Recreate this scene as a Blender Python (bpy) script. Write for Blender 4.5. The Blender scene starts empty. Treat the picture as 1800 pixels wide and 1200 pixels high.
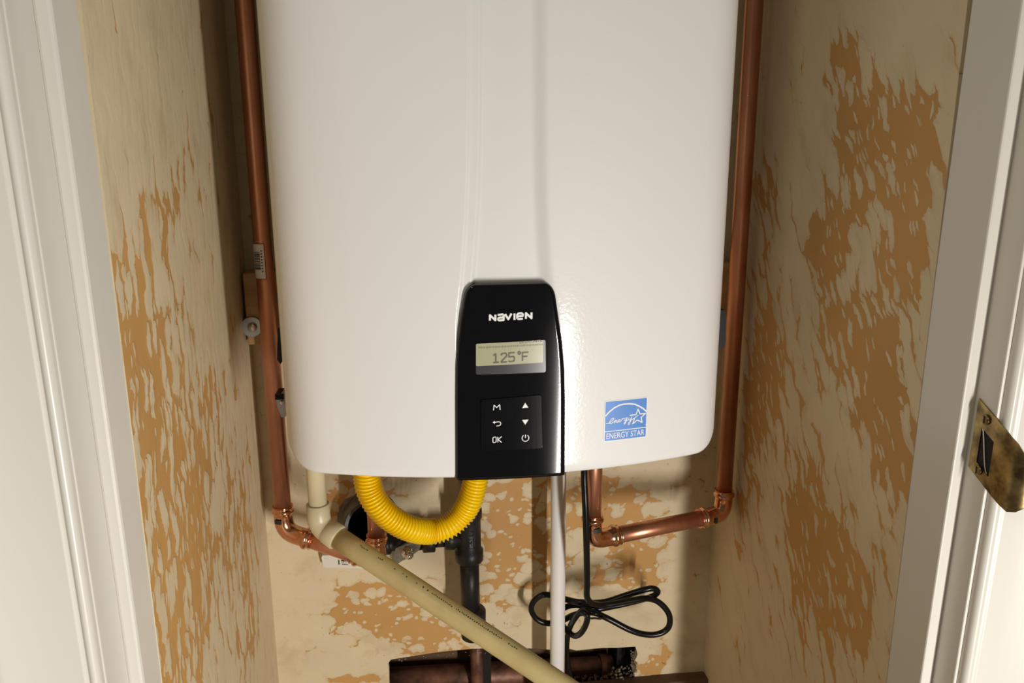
import bpy, bmesh, math, random
from mathutils import Vector, Matrix, noise
from mathutils.geometry import delaunay_2d_cdt
random.seed(7)
scn = bpy.context.scene
COL = scn.collection
PI = math.pi

# ------------------------------------------------------------------ camera, world, lamp, exposure
cam_d = bpy.data.cameras.new('camera'); cam = bpy.data.objects.new('camera', cam_d); COL.objects.link(cam)
cam_d.sensor_fit = 'HORIZONTAL'; cam_d.sensor_width = 36.0; cam_d.lens = 36.0*1352/1800
cam_d.clip_start = 0.01
cr, cu, cb = [[0.99244, -0.122681, -0.003573], [0.030859, 0.22125, 0.974729], [-0.11879, -0.96747, 0.223363]]
M = Matrix(((cr[0],cu[0],cb[0],0),(cr[1],cu[1],cb[1],0),(cr[2],cu[2],cb[2],1.30),(0,0,0,1)))
cam.matrix_world = M
scn.camera = cam
world = bpy.data.worlds.new('room_light'); scn.world = world; world.use_nodes = True
bg = world.node_tree.nodes['Background']
bg.inputs[0].default_value = (1.0, 0.96, 0.88, 1); bg.inputs[1].default_value = 0.09
def area_lamp(name, loc, target, sx, sy, power, color):
    l = bpy.data.lights.new(name, 'AREA'); l.shape = 'RECTANGLE'; l.size = sx; l.size_y = sy
    l.energy = power; l.color = color
    o = bpy.data.objects.new(name, l); COL.objects.link(o); o.location = loc
    o.rotation_euler = (Vector(target)-Vector(loc)).to_track_quat('-Z', 'Y').to_euler()
    return o
# a standing work light on the hall floor, right of the doorway
area_lamp('work_light', (0.535, -0.42, 0.66), (-0.70, 0.55, 0.82), 0.045, 0.46, 18.0, (1.0, 0.955, 0.885))
# unseen fill light, added to brighten the heater's left and the right wall
area_lamp('fill_lamp', (-0.90, -0.50, 2.15), (0.15, 0.75, 1.1), 0.30, 0.30, 4.2, (1.0, 0.88, 0.68))
scn.view_settings.view_transform = 'Standard'
try: scn.view_settings.look = 'None'
except Exception: pass
scn.view_settings.exposure = 0.0; scn.view_settings.gamma = 1.0
scn.view_settings.use_curve_mapping = False

# ------------------------------------------------------------------ helpers
def obj(name, verts, faces, mat, parent=None, smooth=False, label=None, cat=None, group=None, kind=None):
    me = bpy.data.meshes.new(name); me.from_pydata([tuple(v) for v in verts], [], faces); me.update()
    return obj_me(name, me, mat, parent, smooth, label, cat, group, kind)
def obj_me(name, me, mat, parent=None, smooth=False, label=None, cat=None, group=None, kind=None):
    o = bpy.data.objects.new(name, me); COL.objects.link(o)
    if mat: me.materials.append(mat)
    if smooth:
        for p in me.polygons: p.use_smooth = True
    if parent:
        o.parent = parent; o.matrix_parent_inverse = inv_of(parent)
    if label: o['label'] = label
    if cat: o['category'] = cat
    if group: o['group'] = group
    if kind: o['kind'] = kind
    return o
def inv_of(p):
    m = Matrix.Translation(p.location)
    q = p
    m = Matrix.Translation(p['at']) if 'at' in p else Matrix.Identity(4)
    return m.inverted()
def thing(name, loc, label, cat, group=None):
    o = bpy.data.objects.new(name, None); COL.objects.link(o); o.location = loc
    o.empty_display_size = 0.02
    o['at'] = list(loc); o['label'] = label; o['category'] = cat
    if group: o['group'] = group
    return o
def box_vf(a, b):
    (x0,y0,z0),(x1,y1,z1) = a, b
    v = [(x0,y0,z0),(x1,y0,z0),(x1,y1,z0),(x0,y1,z0),(x0,y0,z1),(x1,y0,z1),(x1,y1,z1),(x0,y1,z1)]
    f = [(0,3,2,1),(4,5,6,7),(0,1,5,4),(1,2,6,5),(2,3,7,6),(3,0,4,7)]
    return v, f
def box(name, a, b, mat, parent=None, bevel=0.0, **k):
    v, f = box_vf(a, b)
    me = bpy.data.meshes.new(name); me.from_pydata(v, [], f)
    if bevel > 0:
        bm = bmesh.new(); bm.from_mesh(me)
        bmesh.ops.bevel(bm, geom=bm.edges[:], offset=bevel, segments=2, affect='EDGES', profile=0.5)
        bm.to_mesh(me); bm.free()
    me.update()
    return obj_me(name, me, mat, parent, False, **k)
def catmull(pts, n=8):
    P = [Vector(p) for p in pts]; P = [2*P[0]-P[1]]+P+[2*P[-1]-P[-2]]
    out = []
    for i in range(1, len(P)-2):
        a, b, c, d = P[i-1], P[i], P[i+1], P[i+2]
        for j in range(n):
            t = j/n
            out.append(0.5*((2*b)+(c-a)*t+(2*a-5*b+4*c-d)*t*t+(3*b-a-3*c+d)*t**3))
    out.append(P[-2].copy())
    return out
def sweep_vf(path, radii, n=18, cap=True):
    P = [Vector(p) for p in path]
    if not hasattr(radii, '__len__'): radii = [radii]*len(P)
    T = []
    for i in range(len(P)):
        t = P[min(i+1, len(P)-1)]-P[max(i-1, 0)]
        if t.length < 1e-9: t = T[-1].copy() if T else Vector((0,0,1))
        T.append(t.normalized())
    up = Vector((0,0,1)) if abs(T[0].z) < .9 else Vector((0,-1,0))
    N = (up-T[0]*up.dot(T[0])).normalized()
    v, f = [], []
    for i, p in enumerate(P):
        N = (N-T[i]*N.dot(T[i])).normalized(); B = T[i].cross(N)
        for k in range(n):
            a = 2*PI*k/n
            v.append(p+(N*math.cos(a)+B*math.sin(a))*radii[i])
    for i in range(len(P)-1):
        for k in range(n):
            f.append((i*n+k, i*n+(k+1) % n, (i+1)*n+(k+1) % n, (i+1)*n+k))
    if cap:
        f.append(tuple(range(n-1, -1, -1))); f.append(tuple((len(P)-1)*n+k for k in range(n)))
    return v, f
def sweep(name, path, radii, mat, parent=None, n=18, cap=True, smooth=True, **k):
    v, f = sweep_vf(path, radii, n, cap)
    o = obj(name, v, f, mat, parent, smooth, **k)
    if smooth and cap:
        for p in o.data.polygons:
            if len(p.vertices) > 4: p.use_smooth = False
    return o
def line(a, b, n=2):
    a, b = Vector(a), Vector(b)
    return [a.lerp(b, i/(n-1)) for i in range(n)]
def lathe(name, a, b, prof, mat, parent=None, n=24, smooth=True, **k):
    """prof: list of (t, r) along a->b, sharp corners doubled"""
    a, b = Vector(a), Vector(b)
    path = [a.lerp(b, t) for t, r in prof]
    T = (b-a).normalized(); up = Vector((0,0,1)) if abs(T.z) < .9 else Vector((0,-1,0))
    N = (up-T*up.dot(T)).normalized(); B = T.cross(N)
    v, f = [], []
    for p, (t, r) in zip(path, prof):
        for q in range(n):
            an = 2*PI*q/n; v.append(p+(N*math.cos(an)+B*math.sin(an))*r)
    for i in range(len(prof)-1):
        for q in range(n): f.append((i*n+q, i*n+(q+1) % n, (i+1)*n+(q+1) % n, (i+1)*n+q))
    f.append(tuple(range(n-1, -1, -1))); f.append(tuple((len(prof)-1)*n+q for q in range(n)))
    return obj(name, v, f, mat, parent, smooth, **k)
def auto_smooth(o, ang=35):
    me = o.data
    for p in me.polygons: p.use_smooth = True
    bm = bmesh.new(); bm.from_mesh(me)
    for e in bm.edges:
        if len(e.link_faces) == 2 and e.calc_face_angle(0) > math.radians(ang): e.smooth = False
    bm.to_mesh(me); bm.free()
    return o
def strokes_2d(lines, w, res=8):
    """flat ribbon polygons with round joints -> verts (a,b), faces"""
    v, f = [], []
    for pl in lines:
        for (ax, ay), (bx, by) in zip(pl[:-1], pl[1:]):
            dx, dy = bx-ax, by-ay; L = math.hypot(dx, dy) or 1e-9
            nx, ny = -dy/L*w/2, dx/L*w/2; k = len(v)
            v += [(ax+nx,ay+ny),(ax-nx,ay-ny),(bx-nx,by-ny),(bx+nx,by+ny)]; f.append((k,k+1,k+2,k+3))
        for (ax, ay) in pl[1:-1]:
            k = len(v); v += [(ax+w/2*math.cos(2*PI*i/res), ay+w/2*math.sin(2*PI*i/res)) for i in range(res)]
            f.append(tuple(range(k, k+res)))
    return v, f
def text_2d(s, size=1.0, bold=0.0):
    cu_ = bpy.data.curves.new('lettering', 'FONT'); cu_.body = s; cu_.size = size; cu_.offset = bold
    o = bpy.data.objects.new('lettering', cu_); COL.objects.link(o)
    dg = bpy.context.evaluated_depsgraph_get()
    me = bpy.data.meshes.new_from_object(o.evaluated_get(dg))
    v = [(q.co.x, q.co.y) for q in me.vertices]; f = [tuple(p.vertices) for p in me.polygons]
    bpy.data.objects.remove(o); bpy.data.curves.remove(cu_); bpy.data.meshes.remove(me)
    x0 = min(a for a, b in v); x1 = max(a for a, b in v); y0 = min(b for a, b in v); y1 = max(b for a, b in v)
    return [((a-x0)/(x1-x0), (b-y0)/(y1-y0)) for a, b in v], f

# ------------------------------------------------------------------ materials
def nt(name):
    m = bpy.data.materials.new(name); m.use_nodes = True
    t = m.node_tree; return m, t, t.nodes['Principled BSDF']
def N(t, typ, **k):
    n = t.nodes.new(typ)
    for a, b in k.items(): setattr(n, a, b)
    return n
def math_n(t, op, a, b=None, clamp=False):
    n = N(t, 'ShaderNodeMath', operation=op); n.use_clamp = clamp
    for i, q in enumerate((a, b)):
        if q is None: continue
        if isinstance(q, (int, float)): n.inputs[i].default_value = q
        else: t.links.new(q, n.inputs[i])
    return n.outputs[0]
def mix_n(t, fac, a, b):
    n = N(t, 'ShaderNodeMix', data_type='RGBA')
    for i, q in ((0, fac), (6, a), (7, b)):
        if isinstance(q, (int, float)): n.inputs[i].default_value = q
        elif isinstance(q, tuple): n.inputs[i].default_value = (*q, 1)
        else: t.links.new(q, n.inputs[i])
    return n.outputs[2]
def noise_n(t, vec, scale, detail=2, rough=.5):
    n = N(t, 'ShaderNodeTexNoise'); n.inputs['Scale'].default_value = scale
    n.inputs['Detail'].default_value = detail; n.inputs['Roughness'].default_value = rough
    if vec is not None: t.links.new(vec, n.inputs['Vector'])
    return n
def plain(name, col, rough=.5, metal=0, spec=.5, coat=0, coat_r=.05, var=0.0, vscale=40, bump=0.0, bscale=200, col2=None, stretch=None, emit=None):
    m, t, b = nt(name)
    b.inputs['Roughness'].default_value = rough; b.inputs['Metallic'].default_value = metal
    b.inputs['Specular IOR Level'].default_value = spec
    b.inputs['Coat Weight'].default_value = coat; b.inputs['Coat Roughness'].default_value = coat_r
    tc = N(t, 'ShaderNodeTexCoord'); vec = tc.outputs['Object']
    if stretch:
        mp = N(t, 'ShaderNodeMapping'); mp.inputs['Scale'].default_value = stretch
        t.links.new(vec, mp.inputs[0]); vec = mp.outputs[0]
    n = noise_n(t, vec, vscale, 4, .6)
    c2 = col2 if col2 else tuple(c*(1-var) for c in col)
    mr = N(t, 'ShaderNodeMapRange'); mr.inputs[1].default_value = .35; mr.inputs[2].default_value = .65
    t.links.new(n.outputs[0], mr.inputs[0])
    t.links.new(mix_n(t, mr.outputs[0], c2, col), b.inputs['Base Color'])
    if bump > 0:
        n2 = noise_n(t, vec, bscale, 2); bp = N(t, 'ShaderNodeBump')
        bp.inputs['Strength'].default_value = bump; bp.inputs['Distance'].default_value = .001
        t.links.new(n2.outputs[0], bp.inputs['Height']); t.links.new(bp.outputs[0], b.inputs['Normal'])
        if coat > 0: t.links.new(bp.outputs[0], b.inputs['Coat Normal'])
    return m

def wall_material(name, ua, rot, su, sv, gain=.62, scuff=.69, cream=(.67,.56,.375), ochre=(.53,.295,.10)):
    """skim coat of cream paint in islands over an older ochre coat"""
    m, t, b = nt(name)
    tc = N(t, 'ShaderNodeTexCoord'); sp = N(t, 'ShaderNodeSeparateXYZ'); t.links.new(tc.outputs['Object'], sp.inputs[0])
    cb_ = N(t, 'ShaderNodeCombineXYZ'); t.links.new(sp.outputs[ua], cb_.inputs[0]); t.links.new(sp.outputs[2], cb_.inputs[1])
    uv = cb_.outputs[0]
    wob = noise_n(t, uv, 22, 3, .55)
    vm = N(t, 'ShaderNodeVectorMath', operation='SUBTRACT'); t.links.new(wob.outputs['Color'], vm.inputs[0]); vm.inputs[1].default_value = (.5,.5,.5)
    vs = N(t, 'ShaderNodeVectorMath', operation='SCALE'); t.links.new(vm.outputs[0], vs.inputs[0]); vs.inputs['Scale'].default_value = .030
    va = N(t, 'ShaderNodeVectorMath', operation='ADD'); t.links.new(uv, va.inputs[0]); t.links.new(vs.outputs[0], va.inputs[1])
    r = N(t, 'ShaderNodeVectorRotate', rotation_type='Z_AXIS'); t.links.new(va.outputs[0], r.inputs['Vector']); r.inputs['Angle'].default_value = rot
    def vor(k):
        mp = N(t, 'ShaderNodeMapping'); t.links.new(r.outputs[0], mp.inputs[0]); mp.inputs['Scale'].default_value = (1/(su*k), 1/(sv*k), 1)
        v = N(t, 'ShaderNodeTexVoronoi', voronoi_dimensions='2D', feature='F1'); v.inputs['Scale'].default_value = 1
        t.links.new(mp.outputs[0], v.inputs['Vector'])
        sc_ = N(t, 'ShaderNodeSeparateColor'); t.links.new(v.outputs['Color'], sc_.inputs[0])
        return v.outputs['Distance'], sc_.outputs, mp.outputs[0]
    d1, c1, mv = vor(1.0); d2, c2, mv2 = vor(.40)
    an = noise_n(t, mv, 1.3, 3, .6)
    fine = noise_n(t, uv, 260, 2, .6)
    big = noise_n(t, mv, .30, 3, .6)
    pe = N(t, 'ShaderNodeAttribute', attribute_name='peel')
    pv = math_n(t, 'MULTIPLY', pe.outputs['Fac'], math_n(t, 'ADD', .30, math_n(t, 'MULTIPLY', big.outputs[0], 1.4)))
    d = math_n(t, 'SUBTRACT', d1, math_n(t, 'MULTIPLY', math_n(t, 'SUBTRACT', c1[0], .5), .28))
    d = math_n(t, 'ADD', d, math_n(t, 'MULTIPLY', math_n(t, 'SUBTRACT', an.outputs[0], .5), .70))
    d = math_n(t, 'ADD', d, math_n(t, 'MULTIPLY', math_n(t, 'SUBTRACT', fine.outputs[0], .5), .14))
    k1 = math_n(t, 'SUBTRACT', d, math_n(t, 'SUBTRACT', 1.02, math_n(t, 'MULTIPLY', pv, gain)))
    k2 = math_n(t, 'ADD', math_n(t, 'SUBTRACT', d2, .34), math_n(t, 'MULTIPLY', math_n(t, 'LESS_THAN', c2[1], .78), 2.0))
    k2 = math_n(t, 'ADD', k2, math_n(t, 'MULTIPLY', math_n(t, 'SUBTRACT', an.outputs[0], .5), .5))
    k = math_n(t, 'MINIMUM', k1, k2)
    mr = N(t, 'ShaderNodeMapRange', interpolation_type='SMOOTHSTEP'); mr.inputs[1].default_value = -.02; mr.inputs[2].default_value = .02
    t.links.new(k, mr.inputs[0]); fac = mr.outputs[0]
    g1 = noise_n(t, uv, 14, 4, .6); g2 = noise_n(t, uv, 5, 3, .6)
    cr1 = mix_n(t, g1.outputs[0], tuple(c*.88 for c in cream), tuple(min(1, c*1.1) for c in cream))
    oc = mix_n(t, g2.outputs[0], tuple(c*.80 for c in ochre), tuple(c*1.22 for c in ochre))
    g3 = noise_n(t, mv, .45, 4, .65)
    st = N(t, 'ShaderNodeMapRange', interpolation_type='SMOOTHSTEP'); st.inputs[1].default_value = .50; st.inputs[2].default_value = .72
    t.links.new(g3.outputs[0], st.inputs[0])
    cr1 = mix_n(t, math_n(t, 'MULTIPLY', st.outputs[0], .40), cr1, tuple(c*q for c, q in zip(cream, (.72,.62,.48))))
    # thin, half scraped margin of the cream coat
    tm = N(t, 'ShaderNodeMapRange', interpolation_type='SMOOTHSTEP'); tm.inputs[1].default_value = -.17; tm.inputs[2].default_value = -.12
    t.links.new(k, tm.inputs[0])
    cr1 = mix_n(t, math_n(t, 'MULTIPLY', tm.outputs[0], .22), cr1, oc)
    col = mix_n(t, fac, cr1, oc)
    # small dark scuffs
    sc = noise_n(t, mv, 2.6, 5, .7); s2 = noise_n(t, uv, 9, 2)
    sm = N(t, 'ShaderNodeMapRange', interpolation_type='SMOOTHSTEP'); sm.inputs[1].default_value = scuff; sm.inputs[2].default_value = scuff+.05
    t.links.new(math_n(t, 'ADD', sc.outputs[0], math_n(t, 'MULTIPLY', math_n(t, 'SUBTRACT', s2.outputs[0], .5), .25)), sm.inputs[0])
    col = mix_n(t, math_n(t, 'MULTIPLY', sm.outputs[0], .65), col, (.07,.05,.03))
    t.links.new(col, b.inputs['Base Color'])
    b.inputs['Roughness'].default_value = .62; b.inputs['Specular IOR Level'].default_value = .25
    em = N(t, 'ShaderNodeMapRange', interpolation_type='SMOOTHSTEP'); em.inputs[1].default_value = .30; em.inputs[2].default_value = .75
    t.links.new(math_n(t, 'SUBTRACT', 1.0, d), em.inputs[0])
    h = math_n(t, 'ADD', math_n(t, 'MULTIPLY', math_n(t, 'SUBTRACT', 1.0, fac), .8), math_n(t, 'MULTIPLY', em.outputs[0], .35))
    h = math_n(t, 'ADD', h, math_n(t, 'MULTIPLY', fine.outputs[0], .10))
    bp = N(t, 'ShaderNodeBump'); bp.inputs['Strength'].default_value = .55; bp.inputs['Distance'].default_value = .0012
    t.links.new(h, bp.inputs['Height']); t.links.new(bp.outputs[0], b.inputs['Normal'])
    return m

m_wl = wall_material('peeled_paint_left', 1, math.radians(2), .0125, .046, .56)
m_wr = wall_material('peeled_paint_right', 1, math.radians(30), .0135, .050, .74)
m_wb = wall_material('peeled_paint_back', 0, 0, .026, .020, .72, .655)
m_hall = plain('hall_wall_paint', (.62,.58,.50), .7, var=.06, vscale=6)
m_floor = plain('hall_floor', (.30,.22,.14), .5, var=.3, vscale=8)
m_trim = plain('white_trim_paint', (.71,.685,.625), .32, spec=.5, var=.05, vscale=9, bump=.12, bscale=70, stretch=(1,1,.12))
m_enamel = plain('white_enamel', (.77,.765,.755), .5, spec=.3, coat=.5, coat_r=.13, var=.012, vscale=6, bump=.10, bscale=300)
m_black = plain('black_gloss_plastic', (.004,.004,.005), .07, spec=.4, var=.2)
m_key = plain('black_satin_plastic', (.006,.006,.007), .13, spec=.22, var=.2)
m_white_ink = plain('white_print', (.82,.82,.81), .5, var=.02)
m_ink = plain('black_print', (.02,.02,.02), .6, var=.1)
m_lcd = plain('lcd_glass', (.42,.41,.27), .25, var=.05, vscale=60)
m_bezel = plain('lcd_bezel', (.055,.055,.06), .25, var=.15)
m_lcd_ink = plain('lcd_ink', (.115,.10,.062), .5, var=.1)
m_blue = plain('blue_print', (.09,.26,.70), .4, var=.06, vscale=60)
m_copper = plain('copper', (.74,.36,.225), .34, metal=.9, col2=(.52,.225,.13), vscale=26, bump=.06, bscale=90, stretch=(1,1,.25))
m_copper_fit = plain('bright_copper', (.84,.47,.30), .17, metal=1, col2=(.70,.35,.20), vscale=40, bump=.05)
m_iron = plain('black_iron', (.024,.022,.021), .42, metal=.35, spec=.5, var=.35, vscale=60, bump=.25, bscale=240)
m_galv = plain('galvanised_steel', (.20,.195,.19), .45, metal=.45, col2=(.085,.08,.075), vscale=55, bump=.2, bscale=120)
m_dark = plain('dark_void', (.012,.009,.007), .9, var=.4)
m_chrome = plain('chrome', (.72,.71,.70), .14, metal=1, var=.1)
m_steel = plain('dull_steel', (.36,.35,.34), .3, metal=.7, col2=(.22,.21,.2), vscale=90)
m_yellow = plain('yellow_hose_plastic', (.97,.67,.004), .30, spec=.5, var=.05, coat=.2, coat_r=.12)
m_cpvc = plain('cream_plastic', (.56,.46,.215), .38, col2=(.47,.375,.16), vscale=16, bump=.04)
m_cpvc_fit = plain('pale_cream_plastic', (.64,.56,.36), .36, var=.06, vscale=20)
m_pvc = plain('white_plastic', (.80,.78,.77), .34, var=.03)
m_rubber = plain('black_rubber', (.006,.006,.006), .25, spec=.3, var=.2)
m_wood = plain('pine_wood', (.62,.40,.18), .6, col2=(.44,.255,.10), vscale=14, stretch=(.15,1,3.5), bump=.1)
m_oldwood = plain('old_dark_wood', (.16,.085,.04), .7, col2=(.06,.032,.016), vscale=22, stretch=(.2,1,2), bump=.3, bscale=90)
m_brownpipe = plain('tarnished_copper', (.26,.115,.07), .5, metal=.4, col2=(.07,.033,.02), vscale=30, bump=.3, bscale=120)
m_brass = plain('worn_brass', (.40,.29,.12), .33, metal=.95, col2=(.12,.085,.04), vscale=70, bump=.12, bscale=160)
m_zinc = plain('zinc_washer', (.56,.57,.58), .35, metal=.85, var=.15)
m_rubble = plain('plaster_rubble', (.40,.31,.20), .9, col2=(.09,.06,.04), vscale=260)
m_label = plain('white_label', (.78,.75,.68), .45, var=.04)
m_red = plain('red_print', (.42,.03,.03), .5, var=.1)
m_core = plain('drywall_edge', (.80,.76,.67), .9, var=.12, vscale=120, bump=.5, bscale=300)

# ------------------------------------------------------------------ setting
WXL, WXR, WYB, ZT = -.2244, .4355, 1.04, 2.40
YF = .600                                  # back edge of the door lining
def peel_at(blobs, u, v):
    s = 0.0
    for (cu_, cv, ru, rv, k) in blobs:
        q = ((u-cu_)/ru)**2+((v-cv)/rv)**2
        if q < 9: s += k*math.exp(-q)
    return max(0.0, min(1.25, s))
BLOB_L = [(0.6689,1.2418,0.0800,0.0543,0.9000),(0.7583,1.2807,0.0683,0.0460,0.7000),(0.8517,1.3013,0.0432,0.0460,0.6000),(0.6131,1.1497,0.0577,0.0635,1.1000),(0.7064,1.1256,0.0776,0.0734,0.9500),(0.7242,1.0197,0.1012,0.0816,1.0000),
          (0.6314,0.9955,0.0647,0.0720,1.1000),(0.7156,0.8796,0.1202,0.0773,1.0000),(0.6484,0.8515,0.0858,0.0568,0.9000),(0.9130,0.8454,0.0698,0.1422,0.8500),(0.8291,1.0623,0.0349,0.0346,0.8000),(0.8962,0.7129,0.0694,0.0642,0.7500),
          (0.9341,1.3574,0.0309,0.0691,0.7000),(0.9480,1.1480,0.0280,0.0326,0.5500),(0.8249,0.9252,0.1345,0.1518,0.3500)]
BLOB_R = [(0.7853,1.4013,0.0334,0.0339,1.1000),(0.7189,1.3414,0.0671,0.0424,1.0500),(0.6454,1.3182,0.0395,0.0436,1.0000),(0.7373,1.2767,0.0512,0.0612,0.8500),(0.6483,1.2440,0.0490,0.0651,0.9500),(0.7821,1.2154,0.0349,0.0360,1.2500),
          (0.7631,1.1381,0.0454,0.0663,0.9000),(0.6589,1.1585,0.0518,0.0630,0.9000),(0.6790,1.0862,0.0652,0.0498,1.1500),(0.6531,1.0481,0.0352,0.0435,1.2000),(0.6073,1.0150,0.0313,0.0414,0.9000),(0.7854,0.9316,0.0567,0.0728,1.0000),
          (0.7033,0.8890,0.0734,0.0673,0.9500),(0.6815,0.8279,0.0606,0.0609,0.9500),(0.9168,0.9862,0.0493,0.1190,1.0000),(0.8787,1.0577,0.0449,0.0842,0.9000),(0.9436,1.2639,0.0326,0.0281,0.9000),(0.7759,0.7903,0.0766,0.0822,0.6500),(0.9294,0.8351,0.0348,0.0943,0.7000),
          (0.9187,1.2089,0.0628,0.1395,0.4500),(0.6173,0.9236,0.0165,0.0326,0.6000),(0.9161,0.6237,0.0355,0.0494,0.5000)]
BLOB_B = [(-0.0531,0.6484,0.0585,0.0472,1.0500),(0.0048,0.6053,0.0597,0.0338,1.3000),(-0.1273,0.6592,0.0246,0.0373,0.7000),(-0.0929,0.6891,0.0493,0.0277,0.7000),(0.1185,0.8296,0.0503,0.0447,1.3000),(0.1522,0.7455,0.0515,0.0650,1.0000),(0.1009,0.7305,0.0340,0.0557,0.8000),
          (0.2814,0.7926,0.0525,0.0462,1.2500),(0.3181,0.7436,0.0445,0.0472,1.0000),(0.2931,0.6883,0.0537,0.0289,0.9000),(0.2458,0.8312,0.0431,0.0363,1.1000),(-0.0851,0.8590,0.0398,0.0216,0.9000),(-0.1301,0.8355,0.0198,0.0348,1.1000),(0.3619,0.5442,0.0205,0.0327,1.3000),(0.3347,0.5262,0.0186,0.0144,1.3000),
          (-0.1080,0.5454,0.0505,0.0059,1.6000),(-0.0213,0.8466,0.0324,0.0263,0.4500),(0.0246,0.7174,0.0252,0.0556,0.3500),(0.1954,0.7425,0.0260,0.0560,0.6000),(0.1003,0.6551,0.0345,0.0574,0.3500),(0.2140,0.6461,0.0355,0.0388,0.3500),(0.3381,0.6850,0.0271,0.0387,0.7000)]
def wall_grid(name, X, y0, y1, z0, z1, blobs, mat, step=.014):
    nu = max(2, int((y1-y0)/step)); nv = int((z1-z0)/step)
    v = [(X, y0+(y1-y0)*i/nu, z0+(z1-z0)*j/nv) for j in range(nv+1) for i in range(nu+1)]
    w = nu+1; s = 1 if X < 0 else -1
    f = []
    for j in range(nv):
        for i in range(nu):
            q = (j*w+i, j*w+i+1, (j+1)*w+i+1, (j+1)*w+i); f.append(q if s < 0 else q[::-1])
    # thickness behind the painted face
    k = len(v); bx = X-.10 if X < 0 else X+.10
    v += [(bx,y0,z0),(bx,y1,z0),(bx,y1,z1),(bx,y0,z1)]
    c = [0, nu, nv*w+nu, nv*w]
    f += [(k,k+1,k+2,k+3) if s > 0 else (k+3,k+2,k+1,k)]
    f += [(c[0],c[3],k+3,k),(c[1],k+1,k+2,c[2])]
    o = obj(name, v, f, mat, None, kind='structure')
    at = o.data.attributes.new('peel', 'FLOAT', 'POINT')
    for i, q in enumerate(v): at.data[i].value = peel_at(blobs, q[1], q[2])
    return o
wall_grid('wall_left', WXL, YF, 1.20, 0, ZT, BLOB_L, m_wl)
wall_grid('wall_right', WXR, YF, 1.20, 0, ZT, BLOB_R, m_wr)
# back wall with the ragged cut-out at its foot and the round hole for the gas line
HOLE = [(-0.0625,0.5332),(-0.0618,0.5528),(-0.0630,0.5666),(-0.0585,0.5731),(-0.0491,0.5742),(-0.0217,0.5766),(0.0058,0.5790),(0.0352,0.5803),(0.0647,0.5806),(0.0874,0.5796),(0.1084,0.5758),(0.1330,0.5736),(0.1525,0.5738),(0.1810,0.5693),(0.2016,0.5655),(0.2168,0.5672),(0.2268,0.5633),(0.2512,0.5641),(0.2693,0.5645),(0.2921,0.5625),(0.3059,0.5623),(0.3215,0.5619),(0.3256,0.5474),(0.3213,0.5376),(0.3245,0.5251),(0.3212,0.5151),(0.3236,0.4964)]
HOLE = HOLE+[(HOLE[-1][0], .40), (HOLE[0][0], .40)]
rc0 = (-.0795, .806)
RING = []
for i in range(28):
    a = 2*PI*i/28; rr = .0415+.0016*math.sin(3*a)+.0012*math.sin(7*a+1)
    RING.append((rc0[0]+rr*math.cos(a), rc0[1]+rr*math.sin(a)))
def inside(p, poly):
    x, y = p; c = False
    for i in range(len(poly)):
        (x1, y1), (x2, y2) = poly[i-1], poly[i]
        if (y1 > y) != (y2 > y) and x < (x2-x1)*(y-y1)/(y2-y1)+x1: c = not c
    return c
bx0, bx1, bz0, bz1 = WXL-.02, WXR+.02, 0.0, ZT
pts = []; 
nx, nz = 44, 150
def near_poly(p):
    return any((p[0]-q[0])**2+(p[1]-q[1])**2 < .007**2 for q in HOLE+RING)
for j in range(nz+1):
    for i in range(nx+1):
        p = (bx0+(bx1-bx0)*i/nx, bz0+(bz1-bz0)*j/nz)
        if not (inside(p, HOLE) or inside(p, RING)) and not near_poly(p): pts.append(p)
e0 = len(pts); pts += HOLE; e1 = len(pts); pts += RING
edges = [(e0+i, e0+(i+1) % len(HOLE)) for i in range(len(HOLE))]+[(e1+i, e1+(i+1) % len(RING)) for i in range(len(RING))]
res = delaunay_2d_cdt([Vector(p) for p in pts], edges, [], 0, 1e-6)
V2 = res[0]; F2 = []
for f in res[2]:
    c = sum((V2[i] for i in f), Vector((0,0)))/len(f)
    if not inside(c, HOLE) and not inside(c, RING):
        a_, b_, c_ = (V2[f[0]], V2[f[1]], V2[f[2]])
        F2.append(f if (b_-a_).cross(c_-a_) > 0 else f[::-1])
wb = obj('wall_back', [(p.x, WYB, p.y) for p in V2], F2, m_wb, None, kind='structure')
at = wb.data.attributes.new('peel', 'FLOAT', 'POINT')
for i, p in enumerate(V2): at.data[i].value = peel_at(BLOB_B, p.x, p.y)
def rim(name, poly, depth, lab):
    v = [(x, WYB, z) for x, z in poly]+[(x, WYB+depth, z) for x, z in poly]
    n = len(poly); f = [(i, (i+1) % n, n+(i+1) % n, n+i) for i in range(n)]
    return obj(name, v, f, m_core, wb, label=lab)
rim('cut_edge', HOLE, .013, 'broken white plaster edge of the hole')
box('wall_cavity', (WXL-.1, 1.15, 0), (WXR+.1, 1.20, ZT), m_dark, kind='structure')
box('ceiling', (-1.6, .50, ZT), (1.6, 1.20, ZT+.1), m_hall, kind='structure')
box('floor', (-1.6, -1.6, -.1), (1.6, 1.20, 0), m_floor, kind='structure')
box('wall_front_left', (-1.6, .530, 0), (-.262, YF, ZT), m_hall, kind='structure')
box('wall_front_right', (.473, .530, 0), (1.6, YF, ZT), m_hall, kind='structure')
box('wall_front_header', (-.262, .530, 2.06), (.473, YF, ZT), m_hall, kind='structure')
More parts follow.
